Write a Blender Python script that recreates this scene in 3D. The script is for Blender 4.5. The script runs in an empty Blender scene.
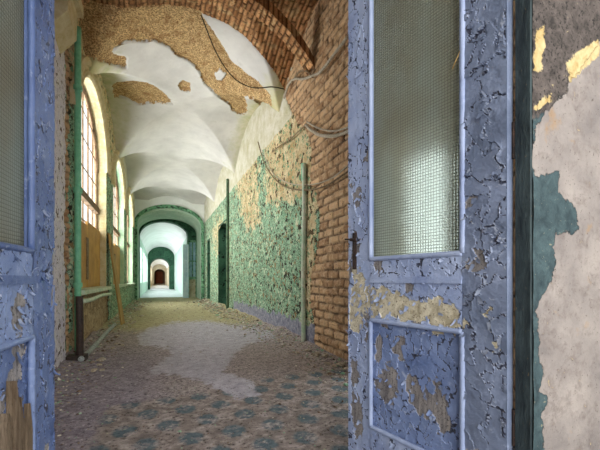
import bpy, math, random
import numpy as np
random.seed(7); rng = np.random.RandomState(11)

# ---------------------------------------------------------------- camera, world, light, exposure
F, HZ = 350.0, 279.5                      # focal length and horizon row for a 600x450 frame
TH = math.atan(141.5/F); CT, ST = math.cos(TH), math.sin(TH)
sc = bpy.context.scene; COL = sc.collection
cam = bpy.data.objects.new('camera', bpy.data.cameras.new('camera')); COL.objects.link(cam)
cam.location = (0, 0, 1.0); cam.rotation_euler = (math.pi/2, 0, -TH)
cam.data.sensor_width = 36; cam.data.lens = 36*F/600; cam.data.shift_y = (HZ-225)/600
cam.data.clip_start = .02; cam.data.clip_end = 400
sc.camera = cam
sc.view_settings.view_transform = 'Standard'; sc.view_settings.look = 'None'
sc.view_settings.gamma = 1; sc.view_settings.use_curve_mapping = False
sc.view_settings.exposure = 1.0
w = bpy.data.worlds.new('overcast_sky'); sc.world = w; w.use_nodes = True
bg = w.node_tree.nodes['Background']; bg.inputs[0].default_value = (.93, .96, 1.0, 1); bg.inputs[1].default_value = 1.0
def area(name, loc, rot, sx, sy, power, col):
    l = bpy.data.lights.new(name, 'AREA'); l.shape = 'RECTANGLE'; l.size = sx; l.size_y = sy; l.energy = power; l.color = col
    o = bpy.data.objects.new(name, l); COL.objects.link(o); o.location = loc; o.rotation_euler = rot; return o
R90 = math.pi/2
WIN = [(5.4, 8.2), (9.4, 12.2), (13.3, 16.1)]        # windows of the left wall
for (a, b) in WIN:                                    # daylight entering each window
    area('window_daylight', (-1.75, (a+b)/2, 2.6), (0, -R90, 0), 3.4, 2.8, 150, (1, .99, .96))
for (a, b, p) in ((23, 36, 300), (43, 62, 400), (68, 90, 260)):
    area('window_daylight', (-1.9, (a+b)/2, 2.0), (0, -R90, 0), 2.2, b-a, p, (.95, .98, 1))
area('doorway_daylight', (2.7, 3.05, 1.3), (0, R90, 0), 2.0, .7, 13, (.95, 1, .97))
area('hall_fill_light', (.6, -3.1, 2.2), (R90, 0, math.pi*0), 4.2, 3.0, 145, (1, .99, .98))  # added fill light behind the camera, set for the near doors

# ---------------------------------------------------------------- helpers: numbers
def L(*c): return tuple((x/255/12.92 if x/255 <= .04045 else ((x/255+.055)/1.055)**2.4) for x in c) + (1,)
def hsh(i, j, k=0, s=0):
    n = (np.asarray(i, np.int64)*374761393 + np.asarray(j, np.int64)*668265263 + np.asarray(k, np.int64)*2147483647 + s*1274126177) & 0xffffffff
    n = ((n ^ (n >> 13))*1274126177) & 0xffffffff; n = (n ^ (n >> 16)) & 0xffffffff
    n = (n*2246822519) & 0xffffffff; n = n ^ (n >> 15)
    return (n & 0xffffff)/float(0xffffff)
def vn(x, y, z=0, s=0):
    x, y = np.asarray(x, float), np.asarray(y, float); z = np.asarray(z, float)+0*x
    i, j, k = np.floor(x).astype(np.int64), np.floor(y).astype(np.int64), np.floor(z).astype(np.int64)
    a, b, c = x-i, y-j, z-k; a, b, c = a*a*(3-2*a), b*b*(3-2*b), c*c*(3-2*c); r = 0
    for di in (0, 1):
        for dj in (0, 1):
            for dk in (0, 1):
                r = r + (a if di else 1-a)*(b if dj else 1-b)*(c if dk else 1-c)*hsh(i+di, j+dj, k+dk, s)
    return r
def fbm(x, y, z=0, o=4, s=0):
    r, a, t, f = 0, 1., 0, 1.
    for q in range(o):
        r = r + a*vn(np.asarray(x)*f, np.asarray(y)*f, np.asarray(z)*f, s+q); t += a; a *= .55; f *= 2.03
    return r/t
def voro(x, y, s=0):
    """distance to the cell edge, the cell's centre and a number per cell"""
    i, j = np.floor(x).astype(np.int64), np.floor(y).astype(np.int64)
    f1 = np.full(x.shape, 9.); f2 = f1.copy(); cx = f1.copy(); cy = f1.copy(); ci = f1.copy()
    for di in (-1, 0, 1):
        for dj in (-1, 0, 1):
            px_ = i+di+hsh(i+di, j+dj, 1, s); py_ = j+dj+hsh(i+di, j+dj, 2, s)
            d = np.hypot(x-px_, y-py_); m = d < f1
            f2 = np.where(m, f1, np.minimum(f2, d)); f1 = np.where(m, d, f1)
            cx = np.where(m, px_, cx); cy = np.where(m, py_, cy); ci = np.where(m, hsh(i+di, j+dj, 3, s), ci)
    return f2-f1, cx, cy, ci
def px(P):
    X = P[..., 0]*CT-P[..., 1]*ST; Z = P[..., 0]*ST+P[..., 1]*CT; Z = np.where(Z < .05, .05, Z)
    return 300+F*X/Z, HZ-F*(P[..., 2]-1)/Z
def sdf(x, y, poly):
    """signed distance to an outline, + inside"""
    p = np.array(poly, float); q = np.roll(p, -1, 0); d = np.full(x.shape, 1e9); ins = np.zeros(x.shape, bool)
    for (ax, ay), (bx_, by_) in zip(p, q):
        ex, ey = bx_-ax, by_-ay; t = np.clip(((x-ax)*ex+(y-ay)*ey)/(ex*ex+ey*ey+1e-9), 0, 1)
        d = np.minimum(d, np.hypot(x-ax-t*ex, y-ay-t*ey))
        c = ((ay > y) != (by_ > y)) & (x < (bx_-ax)*(y-ay)/((by_-ay) if by_ != ay else 1e-9)+ax); ins ^= c
    return np.where(ins, d, -d)
def mask(P, polys, soft=6.):
    x, y = px(P); m = np.full(x.shape, -1e9)
    for p in polys: m = np.maximum(m, sdf(x, y, p))
    return np.clip(.5+m/(2*soft), 0, 1)
def ray(x, y):
    t = (x-300)/F; return np.array([t*CT+ST, CT-t*ST, (HZ-y)/F])
def on_u(x, y, u): d = ray(x, y); k = u/d[0]; return (u, d[1]*k, 1+d[2]*k)
def bricks(a, b, h=.1, l=.26, j=.014, s=0):
    a = a+(fbm(a*9, b*9, o=2, s=s+5)-.5)*.03; b = b+(fbm(a*5, b*7, o=3, s=s+9)-.5)*.035
    r = np.floor(b/h); aa = a/l+.5*(r % 2); c = np.floor(aa)
    d = np.minimum(np.minimum((aa-c)*l, (1-(aa-c))*l), np.minimum(b-r*h, (r+1)*h-b))
    return np.clip(1-(d-j*.35)/(j*.8), 0, 1), hsh(c, r, 0, s)

# ---------------------------------------------------------------- helpers: meshes
def tag(o, label=None, cat=None, group=None, kind=None):
    for k, v in (('label', label), ('category', cat), ('group', group), ('kind', kind)):
        if v: o[k] = v
    return o
def empty(name, loc=(0, 0, 0), rz=0, **k):
    o = bpy.data.objects.new(name, None); COL.objects.link(o); o.location = loc; o.rotation_euler = (0, 0, rz); o.empty_display_size = .1
    return tag(o, **k)
def link(name, me, mat, parent=None, **k):
    me.materials.append(mat); o = bpy.data.objects.new(name, me); COL.objects.link(o)
    if parent: o.parent = parent
    return tag(o, **k)
class MB:
    """collects shapes with per-vertex numbers into one mesh"""
    def __init__(s): s.v = []; s.f = []; s.at = {}; s.n = 0
    def add(s, v, f, **at):
        v = np.asarray(v, float).reshape(-1, 3); n = len(v)
        s.v.append(v); s.f.append((s.n, f))
        for k in set(s.at) | set(at):
            s.at.setdefault(k, [np.zeros(s.n)] if s.n else [])
            a = at.get(k, 0); s.at[k].append(np.broadcast_to(np.asarray(a, float).ravel(), (n,)) if np.size(a) in (1, n) else np.zeros(n))
        s.n += n; return s
    def box(s, x0, x1, y0, y1, z0, z1, **at):
        v = [(x, y, z) for x in (x0, x1) for y in (y0, y1) for z in (z0, z1)]
        return s.add(v, [(0, 1, 3, 2), (4, 6, 7, 5), (0, 4, 5, 1), (2, 3, 7, 6), (0, 2, 6, 4), (1, 5, 7, 3)], **at)
    def grid(s, P, keep=None, flip=False, **at):
        a, b = P.shape[:2]; idx = np.arange(a*b).reshape(a, b)
        q = np.stack([idx[:-1, :-1], idx[1:, :-1], idx[1:, 1:], idx[:-1, 1:]], -1)
        q = q[keep] if keep is not None else q.reshape(-1, 4)
        if flip: q = q[:, ::-1]
        return s.add(P.reshape(-1, 3), q.reshape(-1, 4), **at)
    def tube(s, pts, r, n=8, cap=True, **at):
        p = np.array(pts, float); m = len(p); rr = np.broadcast_to(np.asarray(r, float), (m,))
        t = np.gradient(p, axis=0); t /= np.linalg.norm(t, axis=1)[:, None]+1e-9; V = []; up = np.array([.31, .2, .93])
        for i in range(m):
            a = np.cross(t[i], up if abs(t[i] @ up) < .95 else np.array([1., 0, 0])); a /= np.linalg.norm(a); b = np.cross(t[i], a)
            for k in range(n):
                w_ = 2*math.pi*k/n; V.append(p[i]+rr[i]*(math.cos(w_)*a+math.sin(w_)*b))
        f = [(i*n+k, i*n+(k+1) % n, (i+1)*n+(k+1) % n, (i+1)*n+k) for i in range(m-1) for k in range(n)]
        s.add(V, f, **at)
        if cap: s.f[-1] = (s.f[-1][0], list(f)+[tuple(range(n-1, -1, -1)), tuple((m-1)*n+k for k in range(n))])
        return s
    def build(s, name, mat, parent=None, smooth=False, **k):
        me = bpy.data.meshes.new(name); V = np.concatenate(s.v); lo = []; st = []; tot = []; c = 0
        for off, f in s.f:
            if isinstance(f, np.ndarray):
                lo.append((f+off).ravel()); st.append(c+4*np.arange(len(f))); tot.append(np.full(len(f), 4)); c += 4*len(f)
            else:
                for q in f: lo.append(np.array(q)+off); st.append([c]); tot.append([len(q)]); c += len(q)
        lo = np.concatenate(lo).astype(np.int32); st = np.concatenate(st).astype(np.int32)
        me.vertices.add(len(V)); me.vertices.foreach_set('co', V.ravel())
        me.loops.add(len(lo)); me.loops.foreach_set('vertex_index', lo)
        me.polygons.add(len(st)); me.polygons.foreach_set('loop_start', st)
        me.polygons.foreach_set('use_smooth', np.full(len(st), smooth))
        me.update(calc_edges=True); me.validate()
        for kk, a in s.at.items():
            at = me.attributes.new(kk, 'FLOAT', 'POINT'); at.data.foreach_set('value', np.concatenate(a).astype(np.float32))
        return link(name, me, mat, parent, **k)
def steps(*segs):
    """breakpoints and pitches -> one rising list of coordinates"""
    r = []
    for a, b, d in segs: n = max(1, int(round((b-a)/d))); r += [a+(b-a)*i/n for i in range(n)]
    return np.array(r+[segs[-1][1]])
def smoothpath(pts, n=8):
    p = [np.array(q, float) for q in pts]; p = [2*p[0]-p[1]]+p+[2*p[-1]-p[-2]]; out = []
    for i in range(1, len(p)-2):
        for k in range(n):
            t = k/n; out.append(.5*((2*p[i])+(-p[i-1]+p[i+1])*t+(2*p[i-1]-5*p[i]+4*p[i+1]-p[i+2])*t*t+(-p[i-1]+3*p[i]-3*p[i+1]+p[i+2])*t**3))
    return out+[p[-2]]

# ---------------------------------------------------------------- helpers: materials
class Mat:
    def __init__(s, name, rough=.8):
        s.m = bpy.data.materials.new(name); s.m.use_nodes = True; s.t = s.m.node_tree; s.b = s.t.nodes['Principled BSDF']
        s.b.inputs['Roughness'].default_value = rough; s.b.inputs['Specular IOR Level'].default_value = .25
        s.pos = s.t.nodes.new('ShaderNodeNewGeometry').outputs['Position']
        s.obj = s.t.nodes.new('ShaderNodeTexCoord').outputs['Object']
    def N(s, t, ins=None, **pr):
        n = s.t.nodes.new('ShaderNode'+t)
        for k, v in pr.items(): setattr(n, k, v)
        for k, v in (ins or {}).items():
            if isinstance(v, bpy.types.NodeSocket): s.t.links.new(v, n.inputs[k])
            else: n.inputs[k].default_value = v
        return n
    def noise(s, sc_, det=5, rough=.6, dist=0, co=None, st=None):
        co = co or s.pos
        if st: co = s.N('Mapping', {0: co, 3: st}).outputs[0]
        return s.N('TexNoise', {'Vector': co, 'Scale': sc_, 'Detail': det, 'Roughness': rough, 'Distortion': dist}).outputs['Fac']
    def vor(s, sc_, feat='DISTANCE_TO_EDGE', co=None, warp=.0, st=None, out='Distance'):
        co = co or s.pos
        if st: co = s.N('Mapping', {0: co, 3: st}).outputs[0]
        if warp:
            nn = s.N('TexNoise', {'Vector': co, 'Scale': sc_*1.3, 'Detail': 4.}).outputs['Color']
            nn = s.N('VectorMath', {0: nn, 1: (.5, .5, .5)}, operation='SUBTRACT').outputs[0]
            sl = s.N('VectorMath', {0: nn, 3: warp/sc_}, operation='SCALE').outputs[0]
            co = s.N('VectorMath', {0: co, 1: sl}, operation='ADD').outputs[0]
        return s.N('TexVoronoi', {'Vector': co, 'Scale': sc_}, feature=feat).outputs[out]
    def at(s, name): return s.N('Attribute', attribute_name=name).outputs['Fac']
    def ma(s, op, a, b=0., c=0., clamp=False): return s.N('Math', {0: a, 1: b, 2: c}, operation=op, use_clamp=clamp).outputs[0]
    def mix(s, f, a, b):
        n = s.t.nodes.new('ShaderNodeMix'); n.data_type = 'RGBA'
        for i, v in ((0, f), (6, a), (7, b)):
            if isinstance(v, bpy.types.NodeSocket): s.t.links.new(v, n.inputs[i])
            else: n.inputs[i].default_value = v
        return n.outputs[2]
    def step(s, f, lo, hi): return s.N('MapRange', {0: f, 1: lo, 2: hi}).outputs[0]
    def edge(s, m, nz, amp=.6, w_=.03):
        """a mask whose outline is torn by noise"""
        v = s.ma('ADD', m, s.ma('MULTIPLY', s.ma('SUBTRACT', nz, .5), amp)); return s.step(v, .5-w_, .5+w_)
    def bump(s, h, d=.01, st=1.):
        p = s.b.inputs['Normal'].links; ins = {'Height': h, 'Distance': d, 'Strength': st}
        if p: ins['Normal'] = p[0].from_socket
        n = s.N('Bump', ins); s.t.links.new(n.outputs[0], s.b.inputs['Normal']); return s
    def col(s, c):
        if isinstance(c, bpy.types.NodeSocket): s.t.links.new(c, s.b.inputs['Base Color'])
        else: s.b.inputs['Base Color'].default_value = c
        return s

def mottled(name, c1, c2, c3, sc_=8, rough=.85, bd=.01, local=False, speck=.6, st=None):
    m = Mat(name, rough); co = m.obj if local else m.pos
    a = m.noise(sc_, 6, .65, .3, co, st); b = m.noise(sc_*5, 5, .7, 0, co, st)
    c = m.mix(m.step(a, .35, .65), c1, c2); c = m.mix(m.step(b, speck, speck+.06), c, c3)
    m.col(c); m.bump(b, bd); m.bump(a, bd*1.5); return m.m

# plaster / paint of the walls. green paint, tan plaster, white lime, brick, grey wainscot, by what is left on the wall
def wall_material(name):
    m = Mat(name, .8)
    n1, n2, n3, n4 = m.noise(2.2, 6), m.noise(11, 7, .7, .4), m.noise(42, 6, .75), m.noise(130, 3, .6)
    v1 = m.vor(30, warp=.9); v2 = m.vor(13, warp=.8)
    n5 = m.noise(12, 7, .78, .5); n6 = m.noise(4.2, 6, .7, .3)
    def cells(k): 
        w_ = m.N('VectorMath', {0: m.N('TexNoise', {'Vector': m.pos, 'Scale': k*1.1, 'Detail': 4.}).outputs['Color'], 3: 1.3/k}, operation='SCALE').outputs[0]
        c_ = m.N('VectorMath', {0: m.pos, 1: w_}, operation='ADD').outputs[0]
        return m.N('SeparateColor', {0: m.N('TexVoronoi', {'Vector': c_, 'Scale': float(k)}).outputs['Color']}).outputs
    ca, cb = cells(13), cells(24)
    cl = m.step(n6, .42, .62)
    green = m.mix(m.step(n2, .36, .6), L(118, 164, 130), L(172, 210, 176))
    green = m.mix(m.step(n6, .5, .72), green, L(172, 206, 172))
    green = m.mix(m.step(n5, .56, .62), green, L(208, 216, 188))
    green = m.mix(m.ma('MULTIPLY', m.step(n5, .45, .39), m.step(n6, .4, .5)), green, L(58, 62, 44))
    green = m.mix(m.ma('MULTIPLY', m.step(n2, .56, .62), m.step(n6, .55, .48)), green, L(112, 96, 66))
    green = m.mix(m.ma('MULTIPLY', m.step(v1, .07, .02), m.step(n1, .35, .5)), green, L(48, 62, 48))
    for q, (cc, th) in enumerate(((ca, .15), (cb, .22))):
        green = m.mix(m.ma('LESS_THAN', cc[0], m.ma('MULTIPLY', th, m.step(n6, .7, .35))), green, L(54, 54, 40))
        green = m.mix(m.ma('LESS_THAN', cc[1], m.ma('MULTIPLY', th*.6, m.step(n6, .4, .7))), green, L(206, 214, 184))
        green = m.mix(m.ma('LESS_THAN', cc[2], th*.22), green, L(150, 128, 90))
    tan = m.mix(m.step(n6, .35, .65), L(190, 160, 112), L(226, 212, 174))
    tan = m.mix(m.step(n2, .57, .62), tan, L(150, 176, 136)); tan = m.mix(m.step(n5, .57, .62), tan, L(100, 78, 52)); tan = m.mix(m.step(n5, .43, .38), tan, L(128, 104, 72)); tan = m.mix(m.ma('LESS_THAN', ca[0], .12), tan, L(92, 76, 50)); tan = m.mix(m.ma('LESS_THAN', cb[1], .12), tan, L(116, 150, 112))
    white = m.mix(m.step(n6, .35, .6), L(190, 184, 150), L(216, 212, 198)); white = m.mix(m.step(n3, .67, .7), white, L(170, 160, 140))
    grey = m.mix(m.step(n2, .4, .6), L(120, 122, 142), L(172, 172, 186)); grey = m.mix(m.step(n3, .58, .64), grey, L(66, 62, 62))
    lav = m.mix(m.step(n2, .35, .65), L(222, 216, 232), L(242, 238, 238)); lav = m.mix(m.ma('LESS_THAN', cb[0], .06), lav, L(110, 96, 88)); lav = m.mix(m.step(n5, .57, .61), lav, L(112, 98, 90)); lav = m.mix(m.step(n3, .60, .64), lav, L(96, 84, 84))
    rn = m.at('rnd')
    br = m.mix(m.step(rn, 0, 1), L(172, 132, 96), L(230, 192, 148)); br = m.mix(m.step(n5, .55, .64), br, L(116, 80, 58))
    br = m.mix(m.ma('MULTIPLY', m.step(n2, .48, .6), .8), br, L(216, 186, 150))
    br = m.mix(m.ma('MULTIPLY', m.at('mort'), m.step(n6, .7, .4)), br, L(82, 64, 50))
    raw = m.mix(m.step(n2, .35, .65), L(158, 130, 98), L(206, 184, 148)); raw = m.mix(m.step(n5, .55, .61), raw, L(82, 66, 48))
    c = green
    for k, cc, nz, amp in (('tan', tan, n6, 1.3), ('raw', raw, n2, .7), ('grey', grey, n2, .7), ('lav', lav, n2, .5), ('white', white, n2, .35), ('brick', br, n2, .5)):
        c = m.mix(m.edge(m.at(k), nz, amp), c, cc)
    m.col(c)
    m.bump(n3, .02, .9); m.bump(n2, .03, .8); m.bump(m.step(v2, 0, .06), .006, .6)
    return m.m
WALL = wall_material('peeling_wall')

def ceiling_material():
    m = Mat('vault_plaster', .9)
    n1, n2, n3, n4 = m.noise(1.1, 5), m.noise(7, 6, .65), m.noise(30, 5, .75), m.noise(42, 4, .8)
    white = m.mix(m.step(n1, .3, .7), L(190, 187, 186), L(220, 217, 214)); white = m.mix(m.ma('MULTIPLY', m.step(n2, .58, .75), .4), white, L(176, 170, 160))
    white = m.mix(m.step(n3, .71, .74), white, L(150, 140, 128))
    stain = m.mix(m.step(n2, .35, .65), L(206, 194, 152), L(184, 186, 146))
    ex = m.mix(m.step(n4, .40, .58), L(126, 90, 54), L(240, 206, 152)); ex = m.mix(m.ma('MULTIPLY', m.step(n2, .5, .62), .6), ex, L(150, 104, 60))
    ex = m.mix(m.step(n3, .62, .68), ex, L(84, 56, 32))
    rn = m.at('rnd'); br = m.mix(rn, L(160, 110, 70), L(224, 170, 118)); br = m.mix(m.step(n3, .52, .64), br, L(92, 62, 42))
    br = m.mix(m.ma('MULTIPLY', m.step(n2, .54, .6), .7), br, L(208, 178, 130)); br = m.mix(m.at('mort'), br, L(86, 60, 38))
    c = m.mix(m.edge(m.at('stain'), n2, .9, .3), white, stain)
    e = m.edge(m.at('exp'), n2, 1.3, .04); c = m.mix(e, c, ex)
    c = m.mix(m.edge(m.at('brick'), n2, .6), c, br)
    m.col(c); m.bump(m.ma('MULTIPLY', n4, m.ma('MAXIMUM', e, .08)), .03, 1); m.bump(n2, .008); m.bump(m.ma('SUBTRACT', 1, e), .02, 1)
    return m.m
CEIL = ceiling_material()

def floor_material():
    m = Mat('dusty_tile_floor', .85)
    n1, n2, n3, n4 = m.noise(1.4, 5), m.noise(8, 7, .7, .3), m.noise(32, 5, .8), m.noise(120, 4, .8)
    sep = m.N('SeparateXYZ', {0: m.pos}).outputs
    dirt = m.mix(m.step(n2, .3, .7), L(122, 112, 114), L(174, 162, 160)); dirt = m.mix(m.step(n3, .53, .62), dirt, L(196, 186, 176)); dirt = m.mix(m.step(n3, .46, .38), dirt, L(56, 46, 42))
    pur = m.mix(m.step(n2, .3, .7), L(114, 106, 116), L(164, 154, 162)); pur = m.mix(m.step(n3, .56, .66), pur, L(196, 188, 196)); pur = m.mix(m.step(n3, .45, .37), pur, L(50, 44, 52))
    dust = m.mix(m.step(n2, .3, .7), L(152, 148, 160), L(200, 196, 206)); dust = m.mix(m.step(n3, .55, .62), dust, L(110, 100, 104))
    far = m.mix(m.step(n2, .3, .7), L(140, 130, 92), L(196, 188, 150)); far = m.mix(m.step(n3, .55, .64), far, L(96, 84, 62))
    # worn two-colour tiles: a dark eight-sided tile every other cell
    def fr(v, off, per):
        f = m.ma('FRACT', m.ma('DIVIDE', m.ma('SUBTRACT', v, off), per)); return m.ma('MULTIPLY', m.ma('ABSOLUTE', m.ma('SUBTRACT', f, .5)), per)
    def octo(ou, ov):
        a, b = fr(sep[0], ou, .27), fr(sep[1], ov, .53)
        return m.ma('MAXIMUM', m.ma('MAXIMUM', a, m.ma('MULTIPLY', b, .8)), m.ma('MULTIPLY', m.ma('ADD', a, m.ma('MULTIPLY', b, .8)), .72))
    d = m.ma('MINIMUM', octo(.06-.135, 2.59-.265), octo(.195-.135, 2.325-.265))
    d = m.ma('ADD', d, m.ma('MULTIPLY', m.ma('SUBTRACT', n2, .5), .03))
    dark = m.mix(m.step(n3, .4, .6), L(72, 88, 98), L(102, 116, 122))
    tl = m.mix(m.step(n2, .35, .65), L(112, 102, 100), L(164, 152, 144)); tl = m.mix(m.step(n3, .45, .38), tl, L(60, 52, 46))
    tile = m.mix(m.step(d, .085, .06), tl, dark); tile = m.mix(m.ma('MULTIPLY', m.step(n2, .48, .62), .8), tile, dirt)
    c = m.mix(m.edge(m.at('pur'), n2, .8, .25), dirt, pur); c = m.mix(m.edge(m.at('far'), n2, .7, .2), c, far)
    c = m.mix(m.edge(m.at('tile'), n2, .9, .1), c, tile); c = m.mix(m.edge(m.at('dust'), n2, 1.0, .08), c, dust)
    m.col(c); m.bump(n3, .02, .8); m.bump(n2, .02, .7); return m.m
FLOOR = floor_material()

def door_paint(name, c1, c2):
    m = Mat(name, .45); m.b.inputs['Specular IOR Level'].default_value = .5
    n1, n2, n3 = m.noise(5, 5), m.noise(26, 6, .65), m.noise(110, 5, .7)
    wood = m.noise(14, 6, .7, .2, st=(5, 5, .5))
    p = m.mix(m.step(n1, .35, .65), c1, c2); p = m.mix(m.ma('MULTIPLY', m.step(n2, .58, .72), .5), p, L(176, 188, 216)); p = m.mix(m.step(n3, .66, .7), p, L(60, 66, 88))
    u = m.mix(m.step(wood, .35, .6), L(100, 97, 100), L(152, 147, 144)); u = m.mix(m.step(n3, .55, .62), u, L(66, 60, 58))
    cr = m.mix(m.step(n2, .4, .6), L(170, 160, 134), L(216, 208, 184)); cr = m.mix(m.step(n3, .57, .63), cr, L(104, 88, 66))
    c = m.mix(m.step(m.at('crack'), .25, .6), p, L(44, 48, 66)); c = m.mix(m.step(m.at('rim'), .3, .8), c, L(196, 204, 222))
    c = m.mix(m.step(m.at('exp'), .4, .6), c, u); c = m.mix(m.step(m.at('cream'), .4, .6), c, cr)
    m.col(c); m.bump(n3, .003, .8); m.bump(n2, .005, .6); return m.m
BLUE = door_paint('blue_paint', L(134, 150, 188), L(168, 182, 212))
BLUE2 = door_paint('deep_blue_paint', L(96, 116, 160), L(126, 144, 184))
BLUE3 = door_paint('greyer_blue', L(98, 110, 134), L(126, 138, 164))  # darker, greyer blue for the right leaf's hinge stile
BLUE4 = door_paint('shaded_blue_paint', L(66, 86, 132), L(92, 112, 156))  # left leaf's shade put into the colour, offsetting the strong hall light

def glass_material(name):
    m = Mat(name, .35); t = m.t
    sep = m.N('SeparateXYZ', {0: m.obj}).outputs
    gx = m.ma('ABSOLUTE', m.ma('SINE', m.ma('MULTIPLY', sep[0], math.pi/.0125))); gz = m.ma('ABSOLUTE', m.ma('SINE', m.ma('MULTIPLY', sep[2], math.pi/.0125)))
    g = m.ma('MINIMUM', gx, gz); n = m.noise(4, 4, .6, 0, m.obj, (1, 1, .5)); n2 = m.noise(60, 4, .6, 0, m.obj)
    dirt = m.mix(m.step(n, .35, .65), L(160, 152, 128), L(176, 186, 176)); dirt = m.mix(m.step(g, .35, .1), dirt, L(70, 70, 60))
    b = m.b; m.col(dirt); m.bump(g, .004, .8); m.bump(n2, .002)
    tr = m.N('BsdfTranslucent', {'Color': L(216, 228, 216)}); rf = m.N('BsdfRefraction', {'Color': L(232, 240, 236), 'Roughness': .24, 'IOR': 1.04})
    nl = b.inputs['Normal'].links[0].from_socket; t.links.new(nl, tr.inputs['Normal']); t.links.new(nl, rf.inputs['Normal'])
    m1 = m.N('MixShader', {0: .3}); t.links.new(rf.outputs[0], m1.inputs[1]); t.links.new(tr.outputs[0], m1.inputs[2])
    fac = m.ma('ADD', .42, m.ma('MULTIPLY', m.step(g, .4, .1), .4)); m2 = m.N('MixShader', {0: fac}); t.links.new(m1.outputs[0], m2.inputs[1]); t.links.new(b.outputs[0], m2.inputs[2])
    t.links.new(m2.outputs[0], t.nodes['Material Output'].inputs[0]); return m.m
WIRED = glass_material('wired_glass')
def pane_material():
    m = Mat('old_window_glass', .1); tr = m.N('BsdfTransparent', {0: (.95, .97, .95, 1)}); gl = m.N('BsdfGlossy', {'Roughness': .1})
    mx = m.N('MixShader', {0: .07}); m.t.links.new(tr.outputs[0], mx.inputs[1]); m.t.links.new(gl.outputs[0], mx.inputs[2])
    m.t.links.new(mx.outputs[0], m.t.nodes['Material Output'].inputs[0]); return m.m
PANE = pane_material()
SIDEWALL = None
def side_material():
    m = Mat('damp_hall_plaster', .75)
    n1, n2, n3, n4 = m.noise(4, 6), m.noise(22, 7, .7, .3), m.noise(90, 5, .75), m.noise(9, 5)
    grey = m.mix(m.step(n1, .35, .65), L(124, 118, 116), L(162, 154, 148)); grey = m.mix(m.ma('MULTIPLY', m.step(n2, .5, .66), .7), grey, L(116, 106, 102))
    grey = m.mix(m.step(n3, .62, .66), grey, L(84, 74, 66)); grey = m.mix(m.ma('MULTIPLY', m.step(n4, .62, .7), .6), grey, L(160, 130, 94))
    teal = m.mix(m.step(n2, .35, .65), L(44, 60, 66), L(74, 94, 98)); teal = m.mix(m.step(n3, .64, .68), teal, L(150, 150, 130))
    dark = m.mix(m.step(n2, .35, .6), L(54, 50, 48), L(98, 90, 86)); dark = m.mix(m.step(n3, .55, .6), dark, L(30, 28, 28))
    cream = m.mix(m.step(n2, .4, .6), L(176, 150, 96), L(204, 186, 140))
    c = m.mix(m.edge(m.at('teal'), n2, 2.2, .03), grey, teal); c = m.mix(m.edge(m.at('dark'), n2, 2.2, .1), c, dark); c = m.mix(m.edge(m.at('cream'), n2, 2.6, .1), c, cream)
    m.col(c); m.bump(n3, .003, .8); m.bump(n2, .01, .8); m.bump(n1, .02, .6); m.bump(m.edge(m.at('teal'), n2, 2.2, .03), .004, 1); return m.m
SIDE = side_material()
PIPE = mottled('green_pipe_paint', L(104, 178, 140), L(132, 200, 164), L(200, 214, 190), 14, .5, .003, speck=.62)
PALEPIPE = mottled('worn_pipe_paint', L(168, 198, 168), L(220, 220, 202), L(110, 100, 78), 9, .6, .004, speck=.6)
DARKPIPE = mottled('dark_pipe', L(60, 80, 62), L(96, 120, 92), L(36, 40, 34), 12)
CREAM = mottled('cream_moulding', L(186, 168, 124), L(210, 198, 164), L(150, 120, 76), 8, .85, .008, speck=.62)
BROWNWOOD = mottled('weathered_frame_wood', L(96, 74, 54), L(140, 116, 90), L(200, 190, 170), 14, .7, .004, speck=.62)
BOARD = mottled('ochre_board', L(196, 150, 78), L(164, 118, 54), L(96, 66, 34), 4, .6, .004, speck=.64)
PLANK = mottled('raw_plank', L(186, 152, 92), L(152, 116, 66), L(106, 76, 42), 6, .7, .004, st=(4, 4, .5))
IRON = mottled('rusty_iron', L(40, 34, 32), L(66, 52, 46), L(110, 76, 54), 30, .5, .002)
BLACK = mottled('black_cable', L(44, 36, 30), L(66, 54, 44), L(96, 80, 62), 30)
WHITEC = mottled('pale_cable', L(206, 196, 180), L(170, 156, 134), L(110, 90, 70), 40, .7)
TANC = mottled('old_cable', L(120, 98, 72), L(160, 140, 110), L(76, 60, 46), 40, .7)
PORTG = mottled('portal_green_paint', L(90, 140, 106), L(132, 180, 144), L(34, 54, 40), 2.2, .8, .02, speck=.52)
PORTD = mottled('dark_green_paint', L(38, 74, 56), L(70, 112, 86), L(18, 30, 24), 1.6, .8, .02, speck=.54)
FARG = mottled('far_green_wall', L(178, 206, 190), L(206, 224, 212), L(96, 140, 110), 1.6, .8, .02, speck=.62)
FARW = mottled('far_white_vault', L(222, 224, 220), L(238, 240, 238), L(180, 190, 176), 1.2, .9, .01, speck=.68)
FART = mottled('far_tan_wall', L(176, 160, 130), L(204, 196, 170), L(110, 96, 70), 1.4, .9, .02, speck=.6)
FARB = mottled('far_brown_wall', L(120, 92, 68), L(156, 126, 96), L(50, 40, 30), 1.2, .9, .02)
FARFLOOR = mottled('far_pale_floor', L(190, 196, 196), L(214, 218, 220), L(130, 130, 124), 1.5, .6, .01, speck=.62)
REDWOOD = mottled('red_brown_door', L(170, 92, 66), L(190, 116, 84), L(80, 40, 28), 3)
TEALF = mottled('dark_frame_paint', L(38, 48, 52), L(72, 86, 88), L(150, 130, 96), 26, .6, .006, speck=.64, st=(1, 1, .3))
BLUEW = mottled('pale_blue_door_paint', L(176, 206, 216), L(206, 224, 226), L(120, 150, 150), 4, .6, speck=.62)
PLASTER = mottled('plain_plaster', L(186, 180, 168), L(206, 200, 190), L(150, 140, 124), 4)
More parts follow.
